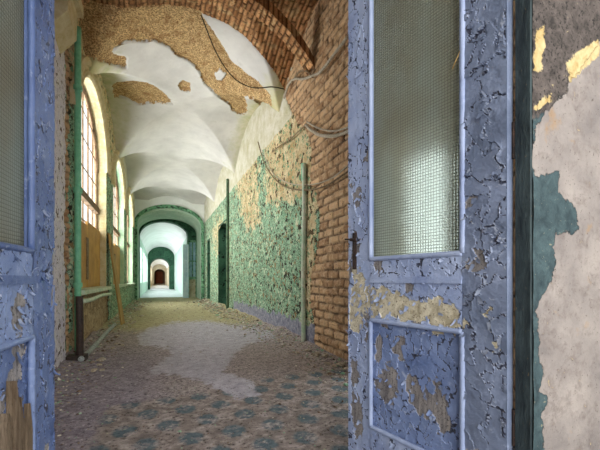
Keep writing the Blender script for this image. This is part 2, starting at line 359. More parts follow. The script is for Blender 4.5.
def rubble_material():
    m = Mat('rubble', .9); r = m.at('rnd')
    cr = m.N('ValToRGB', {0: r}); e = cr.color_ramp.elements; e[0].color = L(70, 58, 52); e[1].color = L(226, 220, 206)
    for p_, c_ in ((.3, L(124, 104, 88)), (.55, L(160, 146, 130)), (.75, L(130, 168, 140)), (.85, L(188, 176, 160))):
        q = e.new(p_); q.color = c_
    m.col(cr.outputs[0]); return m.m
RUB = rubble_material()

# ---------------------------------------------------------------- the corridor's measures
UL, UR, V0, V1 = -1.0, 2.08, .84, 17.7
SP, RI, BAY = 4.12, .83, 4.1; VB = 6.2-2*BAY          # spring height, rise, bay length, first bay line
def seg(t, half, rise):                                # segmental arch: height at offset t
    R_ = (half*half+rise*rise)/(2*rise); return np.sqrt(np.maximum(R_*R_-np.minimum(np.abs(t), half)**2, 0))-(R_-rise)
def vault(u, v):
    A = seg(u-(UL+UR)/2, (UR-UL)/2, RI); vv = (v-VB) % BAY; B = seg(vv-BAY/2, BAY/2, RI)
    k = .012; m = np.maximum(A, B); d = np.abs(A-B); return SP+m+np.maximum(k-d, 0)**2/(4*k)
def on_ceiling(x, y):
    d = ray(x, y); k = 1.
    for i in range(4000):
        p = np.array([0, 0, 1.])+d*k
        if p[2] >= vault(p[0], p[1])-.03: break
        k += .004
    return tuple(p)

# ceiling
uu = np.linspace(UL-.02, UR+.02, 150); vv = steps((V0, 4, .06), (4, 10, .024), (10, 17.72, .06)); U, V = np.meshgrid(uu, vv, indexing='ij')
P = np.stack([U, V, vault(U, V)], -1)
EXP = [[(40, 5), (100, -5), (200, 5), (204, 20), (216, 35), (224, 48), (232, 62), (245, 72), (258, 82), (270, 95), (272, 107), (260, 105), (252, 99), (245, 98), (247, 105), (247, 114), (241, 115), (232, 111), (229, 105), (216, 96), (205, 85), (198, 70), (189, 62), (180, 58), (172, 51), (164, 45), (153, 40), (146, 43), (130, 42), (120, 45), (112, 54), (126, 58), (126, 69), (95, 60), (60, 58)],
       [(111, 87), (117, 82), (138, 81), (154, 86), (165, 94), (173, 105), (157, 103), (138, 105), (127, 99), (115, 97)],
       [(178, 85), (183, 80), (190, 83), (190, 93), (182, 91)]]
ex = mask(P, EXP, 3.) * (V > 4.7); ex = ex*(1-mask(P, [[(214, 74), (220, 70), (226, 75), (222, 81), (216, 80)]], 2.))
br = np.clip((5.38-V)*12+.5, 0, 1); mo, rn = bricks(V+0*U, U*1.05, .075, .22, .016, 3); mo2, rn2 = bricks(V+0*U+.13, U*1.05, .075, .28, .016, 13); zb = V > 4.82; mo, rn = np.where(zb, mo2, mo), np.where(zb, rn2, rn)
rag = (fbm(U*6, V*6, o=3, s=4)-.5)*.3
br = np.maximum(br, mask(P, [[(196, 4), (222, 20), (245, 37), (262, 56), (277, 76), (286, 94), (292, 116), (420, 116), (420, -200), (196, -200)]], 2.)*(V < 7)); br = np.clip((br-.5+rag*.0+(fbm(U*9, V*9, o=3, s=44)-.5)*.5)*6+.5, 0, 1)
st = np.clip(1.1-np.minimum(U-UL, (UR-U)*1.2)/.55+rag, 0, 1)*np.clip(1.25-(V-5)/7, 0, 1)
P[..., 2] += np.where(ex+rag > .5, .022+.03*fbm(U*22, V*22, o=3, s=2), 0)+np.where(br > .5, mo*.015+rn*.008+.02*fbm(U*12, V*12, o=3), 0)+.01*(fbm(U*3, V*3, o=3, s=8)-.5)
MB().grid(P, flip=True, exp=ex+rag*.5*(ex > .02)*(ex < .98), brick=br, mort=mo, rnd=rn, stain=st*.9).build('ceiling', CEIL, smooth=True, kind='structure')

# right wall
D2, D3, DN = (11.7, 13.3, 2.95), (15.7, 16.5, 2.75), (2.1, 3.1, 2.3)    # doorways: from, to, height
vv = steps((V0, 2.0, .05), (2.0, 2.1, .05), (2.1, 3.1, .05), (3.1, 3.3, .03), (3.3, 6.2, .0135), (6.2, 9.5, .024), (9.5, 11.7, .05), (11.7, 13.3, .05), (13.3, 15.7, .08), (15.7, 16.5, .08), (16.5, V1, .08))
zz = steps((0, 2.3, .0165), (2.3, 2.75, .0165), (2.75, 2.95, .0165), (2.95, 5.0, .0165)); V, Z = np.meshgrid(vv, zz, indexing='ij')
P = np.stack([UR+0*V, V, Z], -1)
BRK = [(306, 470), (312, 365), (314, 330), (309, 300), (311, 272), (316, 250), (319, 215), (314, 190), (309, 185), (311, 150), (306, 132), (296, 122), (289, 108), (283, 92), (290, 70), (296, 30), (300, -400), (460, -400), (1400, -200), (1400, 900), (306, 900)]
brk = mask(P, [BRK], 4.); rag = (fbm(V*9, Z*9, o=4, s=1)-.5)
mo, rn = bricks(V, Z, .112, .29, .018, 1)
isb = np.clip((brk+rag*.35-.5)*12+.5, 0, 1)
TAN = [[(262, 250), (268, 218), (292, 205), (296, 330), (303, 352), (309, 340), (312, 200), (316, 120), (286, 100), (262, 135), (232, 175), (240, 215), (250, 250)], [(212, 235), (222, 215), (229, 240), (222, 262)]]
tn = mask(P, [[(306, 352), (310, 345), (318, 205), (316, 115), (286, 98), (268, 122), (264, 160), (266, 204), (303, 200), (304, 300)], [(262, 132), (242, 158), (236, 180), (240, 214), (250, 232), (260, 226), (258, 180)], [(212, 232), (218, 216), (226, 222), (224, 250), (216, 255)]], 14.)
gr = np.clip((.36+rag*.25-Z)*7+.5, 0, 1)*(V < 10.5)*(V > 4.4)
wh = np.clip((Z-3.76-rag*.12)*14+.5, 0, 1)*np.clip((V-5.45)*5, 0, 1)
disp = isb*(.012+mo*.022+(rn-.5)*.014+.016*fbm(V*25, Z*25, o=3, s=6)) + (1-isb)*(.012*fbm(V*7, Z*7, o=4, s=3)+.008*(fbm(V*40, Z*40, o=3, s=7) > .54)*(Z < 3.7))
P[..., 0] += disp
cv, cz = (V[:-1, :-1]+V[1:, 1:])/2, (Z[:-1, :-1]+Z[1:, 1:])/2; keep = np.ones(cv.shape, bool)
for a, b, h in (D2, D3, DN): keep &= ~((cv > a) & (cv < b) & (cz < h+(0 if h < 2.5 else -.1*((cv-(a+b)/2)/((b-a)/2))**2)))
MB().grid(P, keep, flip=True, brick=isb, mort=mo, rnd=rn, tan=tn*.95+rag*.2, grey=gr, white=wh).build('wall_right', WALL, smooth=True, kind='structure')
for i, (a, b, h) in enumerate((D2, D3)):              # dark rooms behind the doorways
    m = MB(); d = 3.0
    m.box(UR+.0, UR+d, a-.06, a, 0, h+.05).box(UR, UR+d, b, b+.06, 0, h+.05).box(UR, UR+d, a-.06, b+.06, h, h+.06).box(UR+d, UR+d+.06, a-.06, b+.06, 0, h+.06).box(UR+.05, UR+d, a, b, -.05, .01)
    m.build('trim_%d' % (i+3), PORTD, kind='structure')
MB().box(UR+.03, UR+.5, DN[0]-.05, DN[0], 0, 2.35).box(UR+.03, UR+.5, DN[1], DN[1]+.05, 0, 2.35).box(UR+.03, UR+.5, DN[0], DN[1], 2.3, 2.35).build('trim_5', PLASTER, kind='structure')

# left wall
ZS, ZA, WR = .85, 3.2, 1.0
vv = steps((V0, 3.6, .08), (3.6, 5.4, .018), (5.4, 8.2, .025), (8.2, 9.4, .03), (9.4, 12.2, .05), (12.2, 13.3, .05), (13.3, 16.1, .07), (16.1, V1, .07))
zz = steps((0, .85, .0177), (.85, 3.2, .02), (3.2, 5, .02)); V, Z = np.meshgrid(vv, zz, indexing='ij'); P = np.stack([UL+0*V, V, Z], -1)
rag = fbm(V*8, Z*8, o=4, s=21)-.5
def wtop(v, a, b): t = np.clip((v-(a+b)/2)/((b-a)/2), -1, 1); return ZA+WR*np.sqrt(1-t*t)
cv, cz = (V[:-1, :-1]+V[1:, 1:])/2, (Z[:-1, :-1]+Z[1:, 1:])/2; keep = np.ones(cv.shape, bool)
for a, b in WIN: keep &= ~((cv > a) & (cv < b) & (cz > ZS) & (cz < wtop(cv, a, b)))
bk = np.clip((.13-np.abs(V-5.0)+rag*.3)*14+.5, 0, 1)*(Z < 3.9); mo, rn = bricks(V, Z, .09, .24, .016, 31)
lav = np.clip((4.86-V+rag*.3)*9+.5, 0, 1); upper = np.clip((Z-3.3+rag*.2)*8+.5, 0, 1)*(V > 5)
raw = np.clip((.82+rag*.3-Z)*8+.5, 0, 1)*(V > 5.2)*(V < 8.6)
P[..., 0] -= bk*(.04+mo*.02+.05*fbm(V*20, Z*20, o=3))+(1-bk)*(.02*fbm(V*6, Z*6, o=4, s=2))+raw*.05*fbm(V*9, Z*9, o=4, s=5)
MB().grid(P, keep, brick=bk, mort=mo, rnd=rn, lav=lav, tan=upper*1.0+.25*(V > 5)*(V < 9), raw=raw, white=upper*np.clip((V-9)/5, 0, 1)*.8).build('wall_left', WALL, smooth=True, kind='structure')

# floor
uu = steps((UL-.05, UR+.05, .022)); vv = steps((-4.2, 1.0, .2), (1.0, 5.5, .02), (5.5, 11, .04), (11, 21, .1)); U, V = np.meshgrid(uu, vv, indexing='ij')
P = np.stack([U, V, 0*U], -1)
DUST = [(150, 328), (175, 322), (205, 321), (240, 326), (268, 331), (275, 338), (245, 345), (236, 352), (228, 366), (222, 372), (250, 380), (262, 394), (240, 398), (215, 388), (200, 380), (178, 376), (150, 372), (160, 362), (172, 355), (168, 348), (140, 345), (138, 336)]
ds = mask(P, [DUST], 9.)
til = np.clip((3.2-V+.5*(fbm(U*2, V*2, s=9)-.5)+.25*np.clip(U, 0, 1))*2+.5, 0, 1)*np.clip((U+.4)*3+.5, 0, 1)
fr_ = np.clip((V-6.4)/2.2, 0, 1); pu = np.clip((.0-U)*1.2+.5, 0, 1)*np.clip((6.5-V)/2, 0, 1)
heap = np.exp(-(UR-U).clip(0)/.16)*(.05+.13*fbm(V*1.7, U*3, o=3, s=12))*np.clip((V-3)/3, .25, 1)+np.exp(-(U-UL).clip(0)/.16)*(.03+.12*fbm(V*2.1, U*3, o=3, s=14))*(V > 3)
heap *= np.clip((17.3-V)*2, 0, 1)
P[..., 2] = heap+(.014*fbm(U*9, V*9, o=5, s=15)+.008*fbm(U*40, V*40, o=2, s=16))*(V > .8)*np.clip(1.1-til, .2, 1)-.01
MB().grid(P, dust=ds, tile=til*.9, far=fr_, pur=pu).build('floor', FLOOR, smooth=True, kind='structure')

# portals, far corridor
def arch_pts(ul, ur, zs, rise, n=28):
    c, h = (ul+ur)/2, (ur-ul)/2; return [(c-h*math.cos(math.pi*i/n), zs+rise*math.sin(math.pi*i/n)) for i in range(n+1)]
def portal(name, v0, v1, ul, ur, zs, rise, mat, OL=-3, OR=4, top=5.4):
    pts = [(ul, 0)]+arch_pts(ul, ur, zs, rise)+[(ur, 0)]; m = MB(); n = len(pts)
    out = [(OL, 0)]+[(OL+(OR-OL)*i/(n-3), top) for i in range(n-2)]+[(OR, 0)]
    for v, fl in ((v0, 1), (v1, 0)):
        V_ = [(u, v, z) for u, z in pts]+[(u, v, z) for u, z in out]
        m.add(V_, [(i, i+1, n+i+1, n+i) if fl else (i, n+i, n+i+1, i+1) for i in range(n-1)])
    m.add([(u, v, z) for v in (v0, v1) for u, z in pts], [(i, n+i, n+i+1, i+1) for i in range(n-1)])
    return m.build(name, mat, kind='structure')
portal('wall_portal_outer', 17.68, 18.0, -.97, 1.98, 3.60, .8, FARW)
def ring(name, v0, v1, ul, ur, zs, rise, wd, mat):
    a = [(ul, 0)]+arch_pts(ul, ur, zs, rise)+[(ur, 0)]; b = [(ul-.14, 0)]+arch_pts(ul-.14, ur+.14, zs, rise+wd)+[(ur+.14, 0)]
    V_ = [(u, v, z) for v in (v0, v1) for q in (a, b) for u, z in q]; n = len(a); f = []
    for i in range(n-1): f += [(i, i+1, n+i+1, n+i), (n+i, n+i+1, 3*n+i+1, 3*n+i), (i, 2*n+i, 2*n+i+1, i+1)]
    MB().add(V_, f).build(name, mat, kind='structure')
ring('trim_2', 17.6, 17.7, -.90, 1.93, 3.58, .78, .17, PORTG)
portal('wall_portal_recess', 18.0, 20.6, -.97, 1.98, 3.55, .78, mottled('portal_lime', L(158, 186, 160), L(190, 204, 184), L(96, 138, 104), 2, .9, .01, speck=.6))
portal('wall_portal_inner', 20.6, 21.1, -.95, 1.55, 3.35, .85, PORTD)
def tunnel(nm, a, b, ul, ur, zs, rise, wm, cm, fm, wins):
    m = MB(); m.box(ur, ur+.1, a, b, 0, zs+.5); m.build('wall_%s_right' % nm, wm, kind='structure')
    m = MB(); cur = a; sill, tp = .8, min(2.9, zs)
    for w0, w1 in wins+[(b, b)]:
        m.box(ul-.15, ul, cur, w0, 0, zs+.3)
        if w1 > w0: m.box(ul-.15, ul, w0, w1, 0, sill); m.box(ul-.15, ul, w0, w1, tp, zs+.3)
        cur = w1
    m.build('wall_%s_left' % nm, wm, kind='structure')
    pts = arch_pts(ul-.01, ur+.01, zs, rise, 24); n = len(pts)
    MB().add([(u, v, z) for v in (a, b) for u, z in pts], [(i, n+i, n+i+1, i+1) for i in range(n-1)]).build('ceiling_%s' % nm, cm, smooth=True, kind='structure')
    MB().box(ul-.2, ur+.1, a, b, -.06, .0).build('floor_%s' % nm, fm, kind='structure')
def wl(a, b, n, wd): return [(a+(b-a)*(i+.5)/n-wd/2, a+(b-a)*(i+.5)/n+wd/2) for i in range(n)]
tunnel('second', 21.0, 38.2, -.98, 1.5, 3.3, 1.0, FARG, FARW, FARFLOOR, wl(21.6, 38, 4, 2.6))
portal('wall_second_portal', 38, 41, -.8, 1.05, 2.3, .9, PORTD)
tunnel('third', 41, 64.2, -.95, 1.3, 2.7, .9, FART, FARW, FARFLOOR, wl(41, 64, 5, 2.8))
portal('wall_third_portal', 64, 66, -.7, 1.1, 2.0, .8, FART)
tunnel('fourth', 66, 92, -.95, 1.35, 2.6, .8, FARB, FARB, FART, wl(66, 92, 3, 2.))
MB().box(-1.5, 2, 92, 92.2, 0, 5).build('wall_end', FARB, kind='structure')
o = empty('door_3', (0, 91.9, 0), kind='structure')
MB().box(-.6, .95, -.06, 0, 0, 2.9).box(-.5, .15, -.1, -.06, .2, 1.3).box(.25, .85, -.1, -.06, .2, 1.3).box(-.5, .15, -.1, -.06, 1.5, 2.7).box(.25, .85, -.1, -.06, 1.5, 2.7).build('door_leaf', REDWOOD, o)

# transverse brick arch across the near end of the plastered bays
def arch_band(name, v0, v1, drop0, drop1, sh):
    th = np.linspace(0, 1, 260); uu_ = UL+(UR-UL)*th; zc = SP+seg(uu_-(UL+UR)/2, (UR-UL)/2, RI)
    vv_ = np.linspace(v0, v1, 46); U_, V_ = np.meshgrid(uu_, vv_, indexing='ij'); Zc = zc[:, None]+0*V_
    arc = U_*1.05; mo_, rn_ = bricks(V_, arc, .07, .17, .014, sh)
    Z_ = Zc-drop0+mo_*.02+(rn_-.5)*.014-.012*fbm(U_*25, V_*25, o=3)+(fbm(U_*3, V_*4, o=3, s=3)-.5)*.03
    m = MB(); m.grid(np.stack([U_, V_, Z_], -1), flip=True, brick=1, mort=mo_, rnd=rn_)
    for e in (0, -1):
        m.grid(np.stack([np.stack([uu_, V_[:, e], Z_[:, e]], -1), np.stack([uu_, V_[:, e], zc+.08], -1)], 1), flip=(e == 0), brick=1, mort=mo_[:, e].repeat(2), rnd=rn_[:, e].repeat(2))
    return m.build(name, CEIL, smooth=True, kind='structure')
arch_band('trim_7', 4.6, 4.84, .07, 0, 57)

# right pier step under the arch, left corbel
def rough_box(x0, x1, y0, y1, z0, z1, face, **at):
    """a box whose inward face carries broken brick"""
    yy = steps((y0, y1, .015)); z_ = steps((z0, z1, .017)); Y_, Z_ = np.meshgrid(yy, z_, indexing='ij'); mo_, rn_ = bricks(Y_, Z_, .098, .26, .016, 71)
    X_ = (x0 if face < 0 else x1)+(-face)*(mo_*.018+(rn_-.5)*.012+.02*fbm(Y_*20, Z_*20, o=3))
    m = MB().box(x0+.03, x1-.0, y0, y1, z0, z1, brick=1, rnd=.4); m.grid(np.stack([X_, Y_, Z_], -1), flip=face < 0, brick=1, mort=mo_, rnd=rn_)
    return m
m = MB(); m.add([(UL-.1, 4.2, 3.45), (UL+.14, 4.2, 3.75), (UL+.16, 4.2, 4.3), (UL-.1, 4.2, 4.3), (UL-.1, 4.62, 3.4), (UL+.14, 4.62, 3.7), (UL+.16, 4.62, 4.3), (UL-.1, 4.62, 4.3)],
      [(0, 1, 2, 3), (7, 6, 5, 4), (0, 4, 5, 1), (1, 5, 6, 2)])
m.box(UL-.1, UL+.2, 4.15, 4.67, 4.0, 4.12); m.build('trim_8', CREAM, kind='structure')

# windows of the left wall
for i, (a, b) in enumerate(WIN):
    wn = empty('window_%d' % (i+1), (UL, (a+b)/2, 0), kind='structure'); c = (a+b)/2; h = (b-a)/2
    pts = [(a-c, ZS)]+[(u-c, z) for u, z in arch_pts(a, b, ZA, WR, 36)]+[(b-c, ZS)]
    def strip(off0, x0, off1, x1, pp=pts):
        def o_(off): return [(v*(h+off)/h, z+(off if z > ZA-.01 else 0)*min(1, max(0, (z-ZA)/WR))) for v, z in pp]
        A_, B_ = o_(off0), o_(off1); return np.array([[(x0, v, z) for v, z in A_], [(x1, v, z) for v, z in B_]])
    m = MB(); m.grid(strip(0, .0, -.01, -.22)); m.build('reveal', CREAM if i == 0 else mottled('pale_green_reveal', L(150, 186, 154), L(186, 206, 174), L(120, 120, 90), 5), wn)
    m = MB(); ar = pts[1:-1]
    prof = [(-.02, -.03), (-.02, .02), (.02, .05), (.07, .05), (.09, .025), (.13, .025), (.15, .06), (.2, .07), (.25, .05), (.27, -.03)]
    for (p0, x0), (p1, x1) in zip(prof[:-1], prof[1:]): m.grid(strip(p0, x0, p1, x1, ar))
    m.build('archivolt', CREAM, wn, smooth=True)
    m = MB(); m.box(-.22, .1, a-c-.05, b-c+.05, ZS-.05, ZS+.01); m.build('sill', PALEPIPE, wn)
    m = MB(); X0, X1 = -.19, -.165
    m.box(X0, X1, a-c, a-c+.07, ZS, ZA+.2).box(X0, X1, b-c-.07, b-c, ZS, ZA+.2).box(X0, X1, a-c, b-c, ZS, ZS+.08)
    for (v0_, z0_), (v1_, z1_) in zip(ar[:-1], ar[1:]): m.tube([(-.175, v0_*.98, z0_-.03), (-.175, v1_*.98, z1_-.03)], .04, 6)
    for k in range(1, 6):
        v_ = a-c+(b-a)*k/6; m.box(X0, X1, v_-.017, v_+.017, ZS, wtop(v_+c, a, b)-.01)
    for z_ in (1.45, 2.0, 2.9, 3.4, 3.85): m.box(X0+.01, X1-.01, a-c, b-c, z_-.015, z_+.015)
    m.build('window_frame', BROWNWOOD, wn)
    MB().box(-.21, -.12, a-c, b-c, 2.33, 2.45).build('transom', BROWNWOOD, wn)
    m = MB(); n = len(pts); m.add([(-.18, v_, z_) for v_, z_ in pts], [tuple(range(n))]); m.build('pane', PANE, wn)
    if i < 2:
        m = MB(); m.box(-.145, -.115, a-c+.02, 0, ZS+.02, 1.92).box(-.14, -.11, .01, b-c-.03, ZS+.02, 1.98); m.build('boarding', BOARD, wn, label='ochre boards nailed over the lower window panes')
        MB().box(-.112, -.1, -.1, .08, 1.0, 1.7).build('batten', BROWNWOOD, wn)

# ---------------------------------------------------------------- the hall the camera stands in
HV = .80
MB().box(-3.2, -.5, HV-.06, HV, 0, 5.2).build('wall_partition_left', PLASTER, kind='structure')
MB().box(1.096, 3.6, HV-.035, HV, 0, 5.2).box(-.5, 1.125, HV-.035, HV, 2.85, 5.2).build('wall_partition_right', PLASTER, kind='structure')
uu = steps((1.093, 2.2, .006)); zz = steps((0, .3, .05), (.3, 2.15, .006), (2.15, 2.9, .05)); U, Z = np.meshgrid(uu, zz, indexing='ij'); YS = HV-.045
P = np.stack([U, YS+0*U, Z], -1); rag = fbm(U*30, Z*30, o=4, s=51)-.5
PL = [(700, -200), (700, 700), (541, 700), (541, 440), (538, 415), (545, 397), (537, 390), (540, 375), (536, 355), (535, 310), (540, 295), (549, 278), (555, 264), (549, 247), (553, 234), (562, 230), (570, 238), (575, 230), (573, 209), (556, 193), (558, 170), (544, 176), (531, 178), (529, 162), (533, 142), (533, 127), (542, 116), (550, 106), (561, 97), (567, 84), (590, 52), (620, 10)]
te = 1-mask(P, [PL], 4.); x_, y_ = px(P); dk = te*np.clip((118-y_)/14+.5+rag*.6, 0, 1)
crm = mask(P, [[(564, 66), (578, 52), (596, 40), (598, 56), (580, 70), (568, 84)], [(533, 32), (543, 26), (541, 50), (537, 73), (530, 72)], [(530, 109), (548, 95), (548, 103), (533, 112)]], 3.)
P[..., 1] += -te*.004-.012*fbm(U*5, Z*5, o=4, s=52)+.006*(dk > .5)*fbm(U*40, Z*40, o=3)
MB().grid(P, teal=te, dark=dk, cream=crm).build('wall_hall_right', SIDE, smooth=True, kind='structure')
# frame around the pair of doors
m = MB(); m.box(1.085, 1.098, HV-.05, HV, 0, 2.85)
m.box(-.53, -.485, HV-.06, HV+.01, 0, 2.85).box(-.53, 1.128, HV-.052, HV, 2.79, 2.85).build('trim_1', TEALF, kind='structure')
MB().box(-3.2, UL-.04, -4.2, .8, -.06, 0).box(UR+.04, 3.6, -4.2, .8, -.06, 0).build('floor_hall', FARFLOOR, kind='structure')
MB().box(-3.3, -3.2, -4.2, V0, 0, 4.2).build('wall_hall_added_left', PLASTER, kind='structure')  # unseen hall walls, ceiling and back opening, added to control light on the doors
MB().box(3.6, 3.7, -4.2, V0, 0, 4.2).build('wall_hall_added_right', PLASTER, kind='structure')
MB().box(-3.3, 3.7, -4.2, HV, 4.2, 4.3).build('ceiling_hall_added', PLASTER, kind='structure')
MB().box(-3.3, 3.7, -4.3, -4.2, 0, .8).box(-3.3, -1.6, -4.3, -4.2, .8, 4.2).box(2.8, 3.7, -4.3, -4.2, .8, 4.2).box(-1.6, 2.8, -4.3, -4.2, 3.8, 4.2).build('wall_hall_added_back', PLASTER, kind='structure')

# ---------------------------------------------------------------- the two blue door leaves
W, TK = .76, .042
def leaf(name, hinge, edge, side, mats, polys_exp, polys_cream, seed, flakes=1., SW=.152):
    """local x runs from the hinge to the free edge, local -y*side is the face towards the opening"""
    h, e = np.array(hinge), np.array(edge); d = e-h; rz = math.atan2(d[1], d[0])
    root = empty(name, (h[0], h[1], 0), rz, kind='structure')
    c, s = math.cos(rz), math.sin(rz); fy = side                 # sign of local y of the seen face
    def world(x, y, z): return np.stack([h[0]+x*c-y*s, h[1]+x*s+y*c, z], -1)
    R_ = random.Random(seed)
    def part(nm, x0, x1, z0, z1, y, mat, cell=(17, 13), prob=.05, back=.0, nfl=0, curl=1.):
        xs = np.linspace(x0, x1, max(2, int((x1-x0)/.004))); zs = np.linspace(z0, z1, max(2, int((z1-z0)/.0042))); X, Z = np.meshgrid(xs, zs, indexing='ij')
        wx = X*cell[0]+(fbm(X*14, Z*14, o=4, s=seed)-.5)*2.0; wz = Z*cell[1]+(fbm(X*14, Z*14, o=4, s=seed+7)-.5)*2.0
        ed, cx, cy, ci = voro(wx, wz, seed); Wd = world(X, y+0*X, Z)
        # whole chips drop out where the paint has gone
        off = (cx-wx)/cell[0]*.6, (cy-wz)/cell[1]*.6
        Wc = world(X+off[0], y+0*X, Z+off[1])
        cr = (mask(Wc, polys_cream, .6) > .5) if polys_cream else np.zeros(X.shape, bool)
        ex = ((mask(Wc, polys_exp, .6) > .5) if polys_exp else np.zeros(X.shape, bool)) | (ci < prob)
        gone = cr | ex; a1 = hsh((cx*97).astype(int), (cy*89).astype(int), 0, 5)*6.28
        tilt = (np.cos(a1)*(wx-cx)/cell[0]+np.sin(a1)*(wz-cy)/cell[1])*.045*curl
        lift = np.exp(-ed/.10)*.0032*hsh((cx*53).astype(int), (cy*61).astype(int), 0, 6)*curl
        hh = np.where(gone, -.0015+.002*fbm(X*60, Z*14, o=3, s=3), .0022+tilt+lift-.004*np.exp(-(ed/.035)**2)+.0015*fbm(X*35, Z*35, o=3, s=9))
        hh = hh+.002
        G = np.stack([X, fy*(y+hh), Z], -1)
        cra = np.exp(-(ed/.055)**2)*1.1*(~gone)*(hsh((cx*31).astype(int), (cy*37).astype(int), 0, 4) > .25); rim = np.exp(-((ed-.10)/.03)**2)*(~gone)*(hsh((cx*53).astype(int), (cy*61).astype(int), 0, 6) > .6)*.65
        m = MB(); m.box(x0, x1, fy*y, fy*(y-TK+back) if back == 0 else fy*(y-back), z0, z1)
        m.grid(G, flip=fy < 0, exp=ex & ~cr, cream=cr, crack=cra, rim=rim)
        # curled chips still hanging on
        for q in range(int(nfl*flakes)):
            for tr in range(12):
                i, j = R_.randrange(len(xs)), R_.randrange(len(zs))
                if gone[i, j] or ed[i, j] < .12 or tr > 8: break
            L_, Wf = R_.uniform(.012, .034), R_.uniform(.008, .022); an = R_.uniform(-.6, .6)+(0 if R_.random() < .7 else 3.1); cu = R_.uniform(.5, 1.5); Q = np.zeros((5, 4, 3))
            for a_ in range(5):
                for b_ in range(4):
                    t = a_/4; w_ = (b_/3-.5)*Wf*(1-.55*t*t); ry = math.sin(cu*t)/cu*L_; up = (1-math.cos(cu*t))/cu*L_+abs(w_)*.25*t
                    lx = w_*math.cos(an)-ry*math.sin(an); lz = w_*math.sin(an)+ry*math.cos(an)
                    Q[a_, b_] = (min(x1, max(x0, xs[i]+lx)), fy*(y+.006+up), zs[j]-lz)
            m.grid(Q, rim=.45 if R_.random() < .4 else 0)
        return m.build(nm, mat, root, smooth=False)
    mS, mF, mR, mP = mats
    part('stile', 0, SW, .03, 2.68, 0, mS, (13, 7), .015, nfl=70)
    part('stile', W-SW*.98, W, .03, 2.68, 0, mF, (20, 11), .03, nfl=90)
    part('lock_rail', SW, W-SW, .815, 1.09, 0, mR, (22, 17), .05, nfl=45)
    part('bottom_rail', SW, W-SW, .03, .305, 0, mR, (15, 15), .04, nfl=14)
    part('top_rail', SW, W-SW, 2.5, 2.68, 0, mR)
    part('panel', SW+.0, W-SW, .30, .82, -.014, mP, (19, 13), .05, back=.012, nfl=30, curl=1.2)
    # mouldings round glass and panel
    def bead(nm, z0, z1, r, mat):
        m = MB(); a, b = SW, W-SW
        for p_, q_ in (((a, z0), (b, z0)), ((b, z0), (b, z1)), ((b, z1), (a, z1)), ((a, z1), (a, z0))):
            n = 40; m.tube([(p_[0]+(q_[0]-p_[0])*i/n, fy*(.001+.002*R_.random()), p_[1]+(q_[1]-p_[1])*i/n) for i in range(n+1)], r, 8, rim=0)
        return m.build(nm, mat, root, smooth=True)
    bead('glazing_bead', 1.095, 2.495, .011, mF); bead('panel_moulding', .31, .81, .011, mR)
    m = MB(); m.box(SW, W-SW, fy*.004, fy*.012, .985, 1.0).box(SW, W-SW, fy*.004, fy*.008, 1.0, 1.012).build('rail_moulding', mF, root)
    MB().box(SW-.002, W-SW+.002, -fy*.02, -fy*.024, 1.09, 2.5).build('glass_pane', WIRED, root)
    return root, world, fy
hingeR = (.676*CT+1.143*ST, 1.143*CT-.676*ST); k = 49/F*1.77; edgeR = (k*CT+1.77*ST, 1.77*CT-k*ST)
dR = np.array(edgeR)-hingeR; edgeR = tuple(np.array(hingeR)+dR); W = float(np.linalg.norm(dR))
EXPR = [[(377, 368), (393, 365), (400, 376), (398, 400), (385, 402), (377, 388)], [(406, 379), (419, 382), (430, 394), (437, 405), (435, 423), (425, 421), (412, 400)], [(431, 378), (444, 380), (447, 425), (440, 424), (436, 400)], [(395, 339), (402, 339), (403, 366), (397, 366)],
        [(352, 395), (362, 400), (362, 436), (355, 436)], [(352, 185), (361, 192), (362, 205), (355, 205)], [(352, 362), (358, 362), (358, 382), (353, 380)], [(470, 255), (482, 262), (480, 275), (471, 270)], [(468, 200), (474, 198), (478, 208), (470, 212)]]
CRR = [[(366, 291), (380, 288), (400, 291), (410, 300), (424, 303), (440, 298), (455, 303), (463, 310), (463, 329), (440, 327), (400, 320), (372, 314), (366, 302)], [(354, 268), (363, 268), (365, 290), (366, 312), (358, 330), (352, 330), (351, 300)], [(483, 310), (492, 318), (498, 320), (498, 333), (486, 338)], [(372, 290), (366, 312), (372, 318)]]
right, worldR, fyR = leaf('door_1', hingeR, edgeR, 1 if False else 1, (BLUE3, BLUE, BLUE, BLUE2), EXPR, CRR, 3)
tag(right, 'tall blue right door leaf with cracked flaking paint and wired glass', 'door')
# lock furniture near the free edge
m = MB(); m.box(W-.062, W-.038, fyR*.006, fyR*.012, 1.05, 1.23); m.tube([(W-.05, fyR*.012, 1.06), (W-.05, fyR*.016, 1.06)], .006, 8); m.build('lock_plate', IRON, right)
MB().tube([(W-.05, fyR*.0, 1.195), (W-.05, fyR*.035, 1.195)], .008, 10).tube([(W-.085, fyR*.035, 1.193), (W-.05, fyR*.036, 1.196), (W-.01, fyR*.035, 1.2)], .004, 8).build('handle_spindle', IRON, right)
for z_ in (.45, 1.4, 2.3): MB().tube([(-.006, -fyR*.036, z_), (-.006, -fyR*.036, z_+.12)], .008, 10).build('hinge', IRON, right)
MB().tube([(.152, fyR*.006, 1.845), (.165, fyR*.012, 1.81), (.185, fyR*.014, 1.775)], .0015, 5).build('straw', PLANK, right)
hingeL = (-.45, .84); t_ = math.tan(TH-math.atan(247/F)); best = min((abs(math.hypot(t_*v_+.45, v_-.84)-W), v_) for v_ in np.linspace(1.3, 1.9, 2000))[1]; edgeL = (t_*best, best)
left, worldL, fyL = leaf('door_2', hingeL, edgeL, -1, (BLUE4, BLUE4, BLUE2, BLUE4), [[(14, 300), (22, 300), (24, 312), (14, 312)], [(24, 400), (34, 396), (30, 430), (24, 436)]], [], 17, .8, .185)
tag(left, 'blue left door leaf seen edge on, its foot broken to bare wood', 'door')
